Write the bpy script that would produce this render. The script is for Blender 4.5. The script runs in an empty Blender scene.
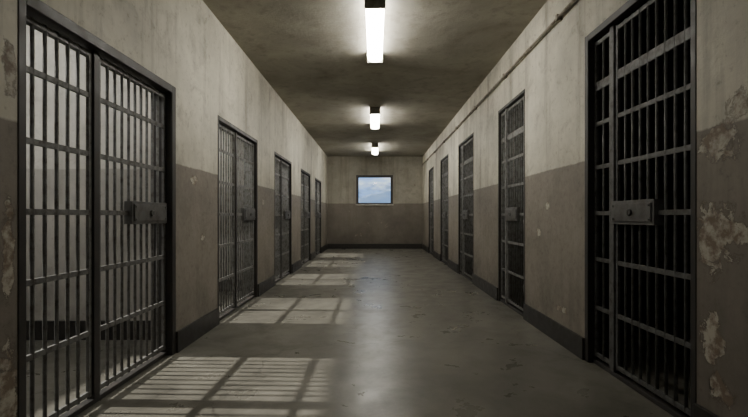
import bpy, math, random
from mathutils import Vector
random.seed(3)
S=bpy.context.scene
H=3.10; EYE=1.10; W=1.6; YB=-2.6; YE=14.1; T=0.2; XO=3.9; SPLIT=1.52
# ------------------------------------------------------------ node helpers
class NT:
    def __init__(s,name,world=False):
        if world:
            s.id=bpy.data.worlds.new(name)
        else:
            s.id=bpy.data.materials.new(name)
        s.id.use_nodes=True
        s.t=s.id.node_tree; s.t.nodes.clear()
    def n(s,typ,**kw):
        nd=s.t.nodes.new(typ)
        for k,v in kw.items(): setattr(nd,k,v)
        return nd
    def l(s,a,b): s.t.links.new(a,b)
    def val(s,sock,v):
        if isinstance(v,bpy.types.NodeSocket): s.l(v,sock)
        else: sock.default_value=v
    def math(s,op,a,b=0.0,c=None,clamp=False):
        m=s.n('ShaderNodeMath',operation=op,use_clamp=clamp)
        s.val(m.inputs[0],a); s.val(m.inputs[1],b)
        if c is not None: s.val(m.inputs[2],c)
        return m.outputs[0]
    def noise(s,vec,scale,detail=4,rough=0.55,dist=0.0):
        m=s.n('ShaderNodeTexNoise'); s.l(vec,m.inputs['Vector'])
        m.inputs['Scale'].default_value=scale; m.inputs['Detail'].default_value=detail
        m.inputs['Roughness'].default_value=rough; m.inputs['Distortion'].default_value=dist
        return m.outputs['Fac']
    def rng(s,v,a,b,c=0.0,d=1.0):
        m=s.n('ShaderNodeMapRange'); s.val(m.inputs[0],v)
        for i,x in zip((1,2,3,4),(a,b,c,d)): m.inputs[i].default_value=x
        return m.outputs[0]
    def mix(s,f,a,b,mode='MIX'):
        m=s.n('ShaderNodeMix',data_type='RGBA',blend_type=mode)
        s.val(m.inputs['Factor'],f)
        for k,v in ((6,a),(7,b)):
            if isinstance(v,tuple): v=(*v,1.0)
            s.val(m.inputs[k],v)
        return m.outputs[2]
    def scale(s,vec,x,y,z):
        m=s.n('ShaderNodeMapping'); s.l(vec,m.inputs[0]); m.inputs['Scale'].default_value=(x,y,z)
        return m.outputs[0]
    def grey(s,v):
        c=s.n('ShaderNodeCombineColor')
        for i in range(3): s.l(v,c.inputs[i])
        return c.outputs[0]
    def finish(s,col,rough=0.7,metal=0.0,bump=None,bs=0.3,bd=0.02,spec=0.5):
        b=s.n('ShaderNodeBsdfPrincipled'); o=s.n('ShaderNodeOutputMaterial')
        if isinstance(col,tuple): col=(*col,1.0)
        s.val(b.inputs['Base Color'],col); s.val(b.inputs['Roughness'],rough)
        b.inputs['Metallic'].default_value=metal
        b.inputs['Specular IOR Level'].default_value=spec
        if bump is not None:
            bp=s.n('ShaderNodeBump'); bp.inputs['Strength'].default_value=bs; bp.inputs['Distance'].default_value=bd
            s.l(bump,bp.inputs['Height']); s.l(bp.outputs[0],b.inputs['Normal'])
        s.l(b.outputs[0],o.inputs[0]); return s.id
def wall_mat(name,up,lo,spots=(),peel=0.66,plaster=(0.46,0.43,0.36),grime=1.0):
    m=NT(name); tc=m.n('ShaderNodeTexCoord').outputs['Object']
    sep=m.n('ShaderNodeSeparateXYZ'); m.l(tc,sep.inputs[0]); X,Y,Z=sep.outputs
    wob=m.math('MULTIPLY',m.math('SUBTRACT',m.noise(tc,9,4),0.5),0.03)
    zz=m.math('ADD',Z,wob)
    f=m.rng(zz,SPLIT-0.006,SPLIT+0.006)
    col=m.mix(f,lo,up)
    big=m.noise(tc,1.1,6,0.65)
    col=m.mix(1.0,col,m.grey(m.rng(big,0.3,0.68,0.62,1.14)),'MULTIPLY')
    st=m.noise(m.scale(tc,6,6,0.45),1.0,7,0.65)
    col=m.mix(m.rng(st,0.5,0.72,0,0.55*grime),col,(0.135,0.12,0.095))
    blot=m.noise(tc,3.3,8,0.7,0.5)
    col=m.mix(m.rng(blot,0.54,0.68,0,0.45*grime),col,(0.155,0.138,0.11))
    fine=m.noise(tc,26,6,0.65)
    col=m.mix(m.rng(fine,0.58,0.74,0,0.45*grime),col,(0.10,0.086,0.07))
    dirt=m.math('MULTIPLY',m.rng(Z,0.15,0.75,1,0),m.rng(m.noise(tc,3,5),0.35,0.7))
    col=m.mix(m.math('MULTIPLY',dirt,0.65),col,(0.08,0.072,0.06))
    # peeling paint
    pn=m.noise(tc,2.6,10,0.62,0.4)
    mask=m.rng(pn,peel,peel+0.012)
    sn=m.math('MULTIPLY',m.math('SUBTRACT',m.noise(tc,11,10,0.72,0.6),0.5),4.2)
    rim=mask
    for (sy,sz,ry,rz) in spots:
        dy=m.math('DIVIDE',m.math('SUBTRACT',Y,sy),ry); dz=m.math('DIVIDE',m.math('SUBTRACT',Z,sz),rz)
        d=m.math('SQRT',m.math('ADD',m.math('MULTIPLY',dy,dy),m.math('MULTIPLY',dz,dz)))
        d=m.math('ADD',d,sn)
        mask=m.math('MAXIMUM',mask,m.rng(d,1.0,0.93))
        rim=m.math('MAXIMUM',rim,m.rng(d,1.22,1.1))
    inner=m.mix(m.rng(m.noise(tc,16,7,0.65),0.42,0.58),plaster,(0.20,0.155,0.115))
    col=m.mix(m.math('MULTIPLY',rim,0.55),col,(0.11,0.09,0.07))
    col=m.mix(mask,col,inner)
    bump=m.math('SUBTRACT',m.math('ADD',m.math('MULTIPLY',m.noise(tc,10,8,0.7),0.35),m.math('MULTIPLY',big,0.5)),m.math('MULTIPLY',mask,0.4))
    rough=m.rng(fine,0.3,0.7,0.45,0.75)
    return m.finish(col,rough,0,bump,0.6,0.02,0.4)
UP=(0.61,0.58,0.485); LO=(0.25,0.222,0.188)
M={}
M['wl']=wall_mat('wall_paint_left',UP,LO,[(3.72,1.42,0.05,0.04),(1.83,0.3,0.05,0.25),(1.83,0.95,0.025,0.2),(1.84,1.75,0.03,0.1),(3.9,0.9,0.04,0.03),(6.0,1.3,0.06,0.05)],0.715)
M['wr']=wall_mat('wall_paint_right',UP,LO,[(1.96,1.45,0.09,0.08),(1.93,1.03,0.13,0.09),(2.01,1.0,0.07,0.14),(2.0,0.52,0.05,0.10),(1.84,1.60,0.05,0.06),(4.1,0.95,0.06,0.04),(3.6,0.3,0.09,0.03),(3.9,1.2,0.04,0.03),(1.95,0.3,0.07,0.06)],0.715)
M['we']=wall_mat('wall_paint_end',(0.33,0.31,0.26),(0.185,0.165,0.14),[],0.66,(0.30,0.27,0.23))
M['wc']=wall_mat('cell_paint',(0.62,0.60,0.54),(0.44,0.42,0.38),[],0.74,grime=0.6)
M['wd']=wall_mat('cell_paint_shade',(0.030,0.029,0.027),(0.02,0.019,0.018),[],0.75,(0.05,0.045,0.04))  # gloom of the unlit right cells put into the wall colour
# ceiling
m=NT('ceiling_plaster'); tc=m.n('ShaderNodeTexCoord').outputs['Object']
a=m.noise(tc,0.9,6,0.62,0.5); b=m.noise(tc,7,7,0.7)
col=m.mix(m.rng(a,0.35,0.7),(0.40,0.38,0.32),(0.23,0.216,0.18))
col=m.mix(m.rng(b,0.52,0.72,0,0.5),col,(0.14,0.128,0.105))
M['ceil']=m.finish(col,0.85,0,b,0.5,0.02,0.2)
# floor
m=NT('worn_concrete'); tc=m.n('ShaderNodeTexCoord').outputs['Object']
a=m.noise(tc,0.8,7,0.62,0.6); b=m.noise(tc,3.2,8,0.66,0.3); c=m.noise(tc,40,4,0.6)
col=m.mix(m.rng(a,0.32,0.68),(0.102,0.098,0.082),(0.18,0.172,0.145))
col=m.mix(m.rng(b,0.42,0.70,0,0.7),col,(0.058,0.055,0.046))
col=m.mix(m.rng(c,0.55,0.75,0,0.25),col,(0.22,0.21,0.18))
vor=m.n('ShaderNodeTexVoronoi',feature='DISTANCE_TO_EDGE'); vor.inputs['Scale'].default_value=0.45
vv=m.n('ShaderNodeVectorMath',operation='ADD'); m.l(tc,vv.inputs[0])
nz=m.n('ShaderNodeTexNoise'); nz.inputs['Scale'].default_value=2.5; nz.inputs['Detail'].default_value=6; m.l(tc,nz.inputs['Vector'])
sc=m.n('ShaderNodeVectorMath',operation='SCALE'); sc.inputs['Scale'].default_value=0.7; m.l(nz.outputs['Color'],sc.inputs[0]); m.l(sc.outputs[0],vv.inputs[1])
m.l(vv.outputs[0],vor.inputs['Vector'])
crack=m.rng(vor.outputs['Distance'],0.0,0.006,1,0)
col=m.mix(m.math('MULTIPLY',crack,0.6),col,(0.035,0.032,0.027))
ro=m.math('ADD',m.rng(b,0.3,0.7,0.23,0.42),m.rng(a,0.3,0.7,-0.05,0.08))
hb=m.math('SUBTRACT',m.math('ADD',m.math('MULTIPLY',m.noise(tc,3.0,5,0.55),0.6),m.math('MULTIPLY',c,0.08)),m.math('MULTIPLY',crack,0.15))
M['floor']=m.finish(col,ro,0,hb,0.18,0.02,0.55)
def paint(name,c1,c2,rough=0.5,metal=0.0,sc=12):
    m=NT(name); tc=m.n('ShaderNodeTexCoord').outputs['Object']
    a=m.noise(tc,sc,6,0.65)
    return m.finish(m.mix(m.rng(a,0.45,0.68),c1,c2),m.rng(a,0.3,0.7,rough-0.1,rough+0.15),metal,a,0.2,0.004)
M['base']=paint('baseboard_black',(0.018,0.017,0.016),(0.035,0.03,0.026),0.45)
M['steel']=paint('bar_steel_worn',(0.15,0.152,0.148),(0.07,0.062,0.054),0.55,0.0,20)
M['steeld']=paint('bar_steel_dark',(0.095,0.096,0.093),(0.045,0.04,0.036),0.55,0.0,20)
M['frame']=paint('frame_dark_paint',(0.022,0.021,0.02),(0.042,0.034,0.029),0.5)
M['lock']=paint('lock_plate_steel',(0.13,0.13,0.128),(0.08,0.072,0.065),0.45,0.3,9)
M['pipe']=paint('pipe_paint',(0.30,0.27,0.22),(0.13,0.10,0.075),0.6)
M['fix']=paint('fixture_enamel',(0.32,0.31,0.27),(0.18,0.165,0.14),0.45)
M['sill']=paint('sill_stone',(0.42,0.40,0.36),(0.28,0.26,0.22),0.6)
def emis(name,c,s):
    m=NT(name); e=m.n('ShaderNodeEmission'); e.inputs[0].default_value=(*c,1); e.inputs[1].default_value=s
    o=m.n('ShaderNodeOutputMaterial'); m.l(e.outputs[0],o.inputs[0]); return m.id
M['tube']=emis('lamp_diffuser_glow',(1.0,0.955,0.85),46)
M['tubew']=emis('lamp_diffuser_glow_weak',(1.0,0.955,0.85),8)
M['fillc']=emis('cell_fill_glow',(1.0,0.98,0.93),130)  # glow of the fill lamps added in the left cells
m=NT('window_glass'); tr=m.n('ShaderNodeBsdfTransparent'); tr.inputs[0].default_value=(0.9,0.93,0.95,1)
gl=m.n('ShaderNodeBsdfGlossy'); gl.inputs['Roughness'].default_value=0.05
mx=m.n('ShaderNodeMixShader'); mx.inputs[0].default_value=0.02; o=m.n('ShaderNodeOutputMaterial')
m.l(tr.outputs[0],mx.inputs[1]); m.l(gl.outputs[0],mx.inputs[2]); m.l(mx.outputs[0],o.inputs[0]); M['glass']=m.id
# ------------------------------------------------------------ mesh builder
class B:
    def __init__(s): s.v=[];s.f=[];s.m=[];s.sm=[];s.mats=[]
    def mi(s,k):
        if k not in s.mats: s.mats.append(k)
        return s.mats.index(k)
    def box(s,x0,x1,y0,y1,z0,z1,k):
        if x0>x1:x0,x1=x1,x0
        if y0>y1:y0,y1=y1,y0
        i=len(s.v)
        s.v+=[(x0,y0,z0),(x1,y0,z0),(x1,y1,z0),(x0,y1,z0),(x0,y0,z1),(x1,y0,z1),(x1,y1,z1),(x0,y1,z1)]
        fs=[(0,3,2,1),(4,5,6,7),(0,1,5,4),(1,2,6,5),(2,3,7,6),(3,0,4,7)]
        s.f+=[tuple(i+a for a in f) for f in fs]; s.m+=[s.mi(k)]*6; s.sm+=[False]*6
    def tube(s,p,q,r,k,n=10):
        p=Vector(p);q=Vector(q);d=(q-p).normalized()
        a=d.orthogonal().normalized(); b=d.cross(a); i=len(s.v)
        for c in (p,q):
            for j in range(n):
                t=2*math.pi*j/n; s.v.append(tuple(c+a*math.cos(t)*r+b*math.sin(t)*r))
        for j in range(n):
            s.f.append((i+j,i+(j+1)%n,i+n+(j+1)%n,i+n+j)); s.sm.append(True)
        s.f.append(tuple(i+j for j in reversed(range(n)))); s.f.append(tuple(i+n+j for j in range(n))); s.sm+=[False]*2
        s.m+=[s.mi(k)]*(n+2)
    def prism(s,prof,y0,y1,k,smooth=False):  # profile in xz extruded along y
        i=len(s.v);n=len(prof)
        for y in (y0,y1):
            for (x,z) in prof: s.v.append((x,y,z))
        for j in range(n):
            s.f.append((i+j,i+(j+1)%n,i+n+(j+1)%n,i+n+j)); s.sm.append(smooth)
        s.f.append(tuple(i+j for j in reversed(range(n)))); s.f.append(tuple(i+n+j for j in range(n))); s.sm+=[False]*2
        s.m+=[s.mi(k)]*(n+2)
    def obj(s,name,bevel=0,parent=None):
        me=bpy.data.meshes.new(name); me.from_pydata(s.v,[],s.f)
        for k in s.mats: me.materials.append(M[k])
        for p,mi,sm in zip(me.polygons,s.m,s.sm): p.material_index=mi; p.use_smooth=sm
        import bmesh
        bm=bmesh.new(); bm.from_mesh(me); bmesh.ops.recalc_face_normals(bm,faces=bm.faces); bm.to_mesh(me); bm.free()
        o=bpy.data.objects.new(name,me); S.collection.objects.link(o)
        if bevel:
            bv=o.modifiers.new('bevel','BEVEL'); bv.width=bevel; bv.segments=2; bv.limit_method='ANGLE'; bv.angle_limit=math.radians(50)
        if parent: o.parent=parent
        return o
def wall_x(b,x0,x1,ops,k,zt,zb=0.0,ya=YB,yb=YE):
    """wall along y with openings"""
    y=ya
    for (a,c) in ops:
        b.box(x0,x1,y,a,0,H,k); b.box(x0,x1,a,c,zt,H,k)
        if zb>0: b.box(x0,x1,a,c,0,zb,k)
        y=c
    b.box(x0,x1,y,yb,0,H,k)
LD=[(1.88,3.37),(4.27,5.72),(6.68,8.05),(9.05,10.4),(11.2,12.45)]
RD=[(2.09,3.20),(4.48,5.45),(6.82,8.05),(9.15,10.25),(11.45,12.5)]
LT=2.13; RT=2.46
# shell
b=B(); b.box(-XO-T,XO+T,YB-T,YE+T,-0.15,0,'floor'); b.obj('floor')
b=B(); b.box(-XO-T,XO+T,YB-T,YE+T,H,H+0.15,'ceil'); b.obj('ceiling')
b=B(); wall_x(b,-W-T,-W,LD,'wl',LT); b.obj('wall_left')
b=B(); wall_x(b,W,W+T,RD,'wr',RT); b.obj('wall_right')
# end wall with window
wx0,wx1,wz0,wz1=-0.60,0.57,1.50,2.44
b=B()
b.box(-XO,wx0,YE,YE+T,0,H,'we'); b.box(wx1,XO,YE,YE+T,0,H,'we'); b.box(wx0,wx1,YE,YE+T,0,wz0,'we'); b.box(wx0,wx1,YE,YE+T,wz1,H,'we')
b.obj('wall_end')
b=B(); b.box(-XO,XO,YB-T,YB,0,H,'wl'); b.obj('wall_rear')
LP=[0.9,3.80,6.2,8.55,10.8,13.0]; RP=[0.9,3.8,6.1,8.6,10.85,13.1]
# outer walls
WZ0,WZ1=1.30,2.46
WIN=[(a-0.05,c+0.05) for a,c in LD]
b=B(); wall_x(b,-XO-T,-XO,WIN,'wc',WZ1,WZ0); b.obj('wall_left_exterior')
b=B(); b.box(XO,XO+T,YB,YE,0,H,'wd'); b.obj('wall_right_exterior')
b=B()
for p in LP: b.box(-XO,-W-T,p-0.06,p+0.06,0,H,'wc')
b.obj('wall_cell_partition_left')
b=B()
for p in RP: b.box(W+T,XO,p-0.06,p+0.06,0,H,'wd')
b.obj('wall_cell_partition_right')
# cell windows
for i,(a,c) in enumerate(WIN):
    b=B(); x0,x1=-XO-0.13,-XO-0.07
    b.box(x0,x1,a,c,WZ0,WZ0+0.05,'frame'); b.box(x0,x1,a,c,WZ1-0.05,WZ1,'frame')
    b.box(x0,x1,a,a+0.05,WZ0+0.05,WZ1-0.05,'frame'); b.box(x0,x1,c-0.05,c,WZ0+0.05,WZ1-0.05,'frame')
    b.obj('window_%d'%(i+2),0.003)
# end window
b=B(); y0,y1=YE+0.05,YE+0.12; t=0.045
b.box(wx0,wx1,y0,y1,wz0,wz0+t,'frame'); b.box(wx0,wx1,y0,y1,wz1-t,wz1,'frame')
b.box(wx0,wx0+t,y0,y1,wz0+t,wz1-t,'frame'); b.box(wx1-t,wx1,y0,y1,wz0+t,wz1-t,'frame')
b.box(wx0+t,wx1-t,y0+0.03,y0+0.036,wz0+t,wz1-t,'glass')
# casing lip around opening + sill
b.box(wx0-0.03,wx0,YE-0.012,YE+0.05,wz0,wz1+0.03,'frame'); b.box(wx1,wx1+0.03,YE-0.012,YE+0.05,wz0,wz1+0.03,'frame')
b.box(wx0,wx1,YE-0.012,YE+0.05,wz1,wz1+0.03,'frame')
b.box(wx0-0.05,wx1+0.05,YE-0.05,YE+0.05,wz0-0.05,wz0,'sill')
b.obj('window_1',0.003)
# baseboards
BH=0.17
def segs(ops):
    y=YB; r=[]
    for a,c in ops: r.append((y,a)); y=c
    r.append((y,YE)); return r
b=B()
for a,c in segs(LD): b.box(-W,-W+0.02,a,c,0,BH,'base')
b.obj('baseboard_left',0.004)
b=B()
for a,c in segs(RD): b.box(W-0.02,W,a,c,0,BH,'base')
b.obj('baseboard_right',0.004)
b=B(); b.box(-W+0.02,W-0.02,YE-0.02,YE,0,BH,'base'); b.obj('baseboard_end',0.004)
b=B()
for p in LP[1:]: b.box(-XO,-W-T,p-0.08,p-0.06,0,BH,'base')
b.obj('baseboard_cells',0.004)
# cell doors
def cell_door(side,a,c,zt,post,steel,leafz,rec,fw=0.06):
    """side -1/+1; a..c opening along y; post=y of middle post"""
    emp=bpy.data.objects.new('cell_door',None); S.collection.objects.link(emp)
    emp.location=(side*(W+rec),(a+c)/2,0)
    bpy.context.view_layer.update()
    def X(d): return side*(W+rec+d)
    b=B()   # frame: lines the reveal
    b.box(side*(W-0.004),side*(W+T-0.03),a,a+fw*0.75,0,zt,'frame'); b.box(side*(W-0.004),side*(W+T-0.03),c-fw,c,0,zt,'frame')
    b.box(side*(W-0.004),side*(W+T-0.03),a+fw*0.75,c-fw,zt-fw,zt,'frame')
    b.box(X(-0.02),X(0.03),a+fw*0.75,c-fw,0,0.03,'frame')
    fr=b.obj('frame',0.004)
    y0=a+fw*0.75; y1=c-fw; z1=zt-fw
    b=B()
    # middle post
    b.box(X(-0.022),X(0.022),post-0.025,post+0.025,0.03,z1,'frame' if side<0 else steel)
    rails=[0.07,0.42,0.78,1.12,1.46,1.80,z1-0.03]
    if leafz: rails=[0.07,0.42,0.78,1.12,1.46,1.78,leafz,z1-0.03]
    for z in rails:
        hh=0.015
        if leafz and z==leafz: hh=0.032
        for (u,v) in ((y0,post-0.025),(post+0.025,y1)):
            b.box(X(-0.008),X(0.008),u,v,z-hh,z+hh,steel)
    # leaf stiles
    for (u,v) in ((y0,y0+0.025),(post+0.028,post+0.052),(post-0.052,post-0.028),(y1-0.025,y1)):
        b.box(X(-0.010),X(0.010),u,v,0.05,z1-0.01,steel)
    g=b.obj('grille',0.002)
    b=B()
    for (u,v) in ((y0+0.03,post-0.052),(post+0.052,y1-0.03)):
        n=max(2,round((v-u)/0.078))
        for j in range(1,n):
            y=u+(v-u)*j/n
            b.tube((X(0),y,0.05),(X(0),y,z1-0.01),0.0095,steel,10)
    br=b.obj('bars')
    b=B()  # lock box
    if side<0: u,v=max(post+0.10,y1-0.50),y1-0.03
    else: u,v=max(y0+0.1,post-0.46),post-0.02
    b.box(X(-0.035),X(0.02),u,v,1.045,1.20,'lock')
    b.box(X(-0.043),X(-0.035),u+0.02,v-0.02,1.065,1.18,'lock')
    yc=(u+v)/2
    b.tube((X(-0.043),yc,1.122),(X(-0.056),yc,1.122),0.022,steel,16)
    b.box(X(-0.060),X(-0.056),yc-0.004,yc+0.004,1.108,1.136,'frame')
    for yy in (u+0.035,v-0.035):
        for z in (1.08,1.165): b.tube((X(-0.043),yy,z),(X(-0.049),yy,z),0.008,steel,8)
    lk=b.obj('lock_box',0.003)
    b=B()  # hinges
    hy=y0+0.012
    for z in (0.3,1.0,1.75): b.tube((X(-0.026),hy,z-0.06),(X(-0.026),hy,z+0.06),0.014,steel,12)
    hg=b.obj('hinges')
    for o in (fr,g,br,lk,hg):
        o.parent=emp; o.matrix_parent_inverse=emp.matrix_world.inverted()
for i,(a,c) in enumerate(LD):
    cell_door(-1,a,c,LT,a+(c-a)*(0.40 if i==0 else 0.45),'steel',None,0.06 if i==0 else 0.045,0.06 if i==0 else 0.045)
for i,(a,c) in enumerate(RD):
    cell_door(1,a,c,RT,a+(c-a)*0.73,'steeld' if i==0 else 'steel',2.06,0.055 if i==0 else 0.035,0.05 if i==0 else 0.035)
# ceiling light fixtures
def fixture(y,L=1.36,g='tube'):
    emp=bpy.data.objects.new('fluorescent_ceiling_light',None); S.collection.objects.link(emp); emp.location=(0,y,H)
    bpy.context.view_layer.update()
    b=B(); b.prism([(-0.05,H),(-0.07,H-0.025),(-0.07,H-0.035),(0.07,H-0.035),(0.07,H-0.025),(0.05,H)],y-L/2,y+L/2,'fix')
    for s in (-1,1):
        ye=y+s*L/2; b.box(-0.096,0.096,ye-0.015,ye+0.015,H-0.128,H-0.002,'fix')
    h=b.obj('housing',0.004)
    pr=[(0.088*math.cos(t),H-0.078-0.045*math.sin(t)) for t in [math.pi*k/12 for k in range(13)]]+[(-0.082,H-0.036),(0.082,H-0.036)]
    b=B(); b.prism(pr,y-L/2+0.016,y+L/2-0.016,g,True); d=b.obj('diffuser')
    for o in (h,d): o.parent=emp; o.matrix_parent_inverse=emp.matrix_world.inverted()
for y in (0.6,4.46,8.4,12.2): fixture(y,g='tubew' if y<1 else 'tube')
# added fill lamps to brighten the left cells, modelled as ceiling fittings
for i,(a,c) in enumerate(LD):
    y=(a+c)/2; b=B()
    b.tube((-2.8,y,H-0.03),(-2.8,y,H),0.15,'fix',24); b.tube((-2.8,y,H-0.075),(-2.8,y,H-0.03),0.125,'fillc',24)
    b.obj('cell_fill_lamp',0.006)
# conduit on right wall
b=B(); zc=2.80; xc=W-0.03
b.tube((xc,YB,zc),(xc,YE,zc),0.014,'pipe',10)
y=0.6
while y<14: 
    b.box(xc-0.018,W,y-0.015,y+0.015,zc-0.025,zc+0.025,'pipe'); y+=1.5
b.obj('wall_conduit')
# ------------------------------------------------------------ sun + sky
sd=bpy.data.lights.new('sun','SUN'); sd.energy=8.5; sd.angle=math.radians(1.1); sd.color=(1.0,0.955,0.87)
so=bpy.data.objects.new('sun',sd); S.collection.objects.link(so)
so.rotation_euler=Vector((1.0,-0.03,-0.65)).to_track_quat('-Z','Y').to_euler(); so.location=(-8,3,6)
w=NT('sky',True); S.world=w.id
tc=w.n('ShaderNodeTexCoord').outputs['Generated']
sep=w.n('ShaderNodeSeparateXYZ'); w.l(tc,sep.inputs[0])
n1=w.noise(w.scale(tc,1,1,2.2),14,6,0.55)
base=w.mix(w.rng(sep.outputs[2],0.0,0.35),(0.36,0.56,0.90),(0.16,0.34,0.75))
hz=w.math('SUBTRACT',w.math('MULTIPLY',n1,0.17),0.02)
dk=w.rng(w.math('SUBTRACT',hz,sep.outputs[2]),-0.008,0.014)
col=w.mix(w.rng(w.noise(w.scale(tc,1,1,3),16,5,0.5),0.42,0.62,0,0.9),base,(0.85,0.93,1.0))
col=w.mix(w.math('MULTIPLY',dk,0.8),col,(0.17,0.27,0.44))
# hazy, paler sky towards the sun's side
hazef=w.rng(sep.outputs[0],-0.15,-0.6)
col=w.mix(w.math('MULTIPLY',hazef,0.85),col,(0.62,0.60,0.55))
bg=w.n('ShaderNodeBackground'); w.l(col,bg.inputs[0]); bg.inputs[1].default_value=1.7
o=w.n('ShaderNodeOutputWorld'); w.l(bg.outputs[0],o.inputs[0])
# ------------------------------------------------------------ camera
cd=bpy.data.cameras.new('camera'); cd.sensor_width=36; cd.lens=420/748*36; cd.shift_y=7.5/748; cd.shift_x=-1/748
cd.clip_start=0.05
co=bpy.data.objects.new('camera',cd); S.collection.objects.link(co); co.location=(0,0,EYE); co.rotation_euler=(math.radians(90),0,0)
S.camera=co
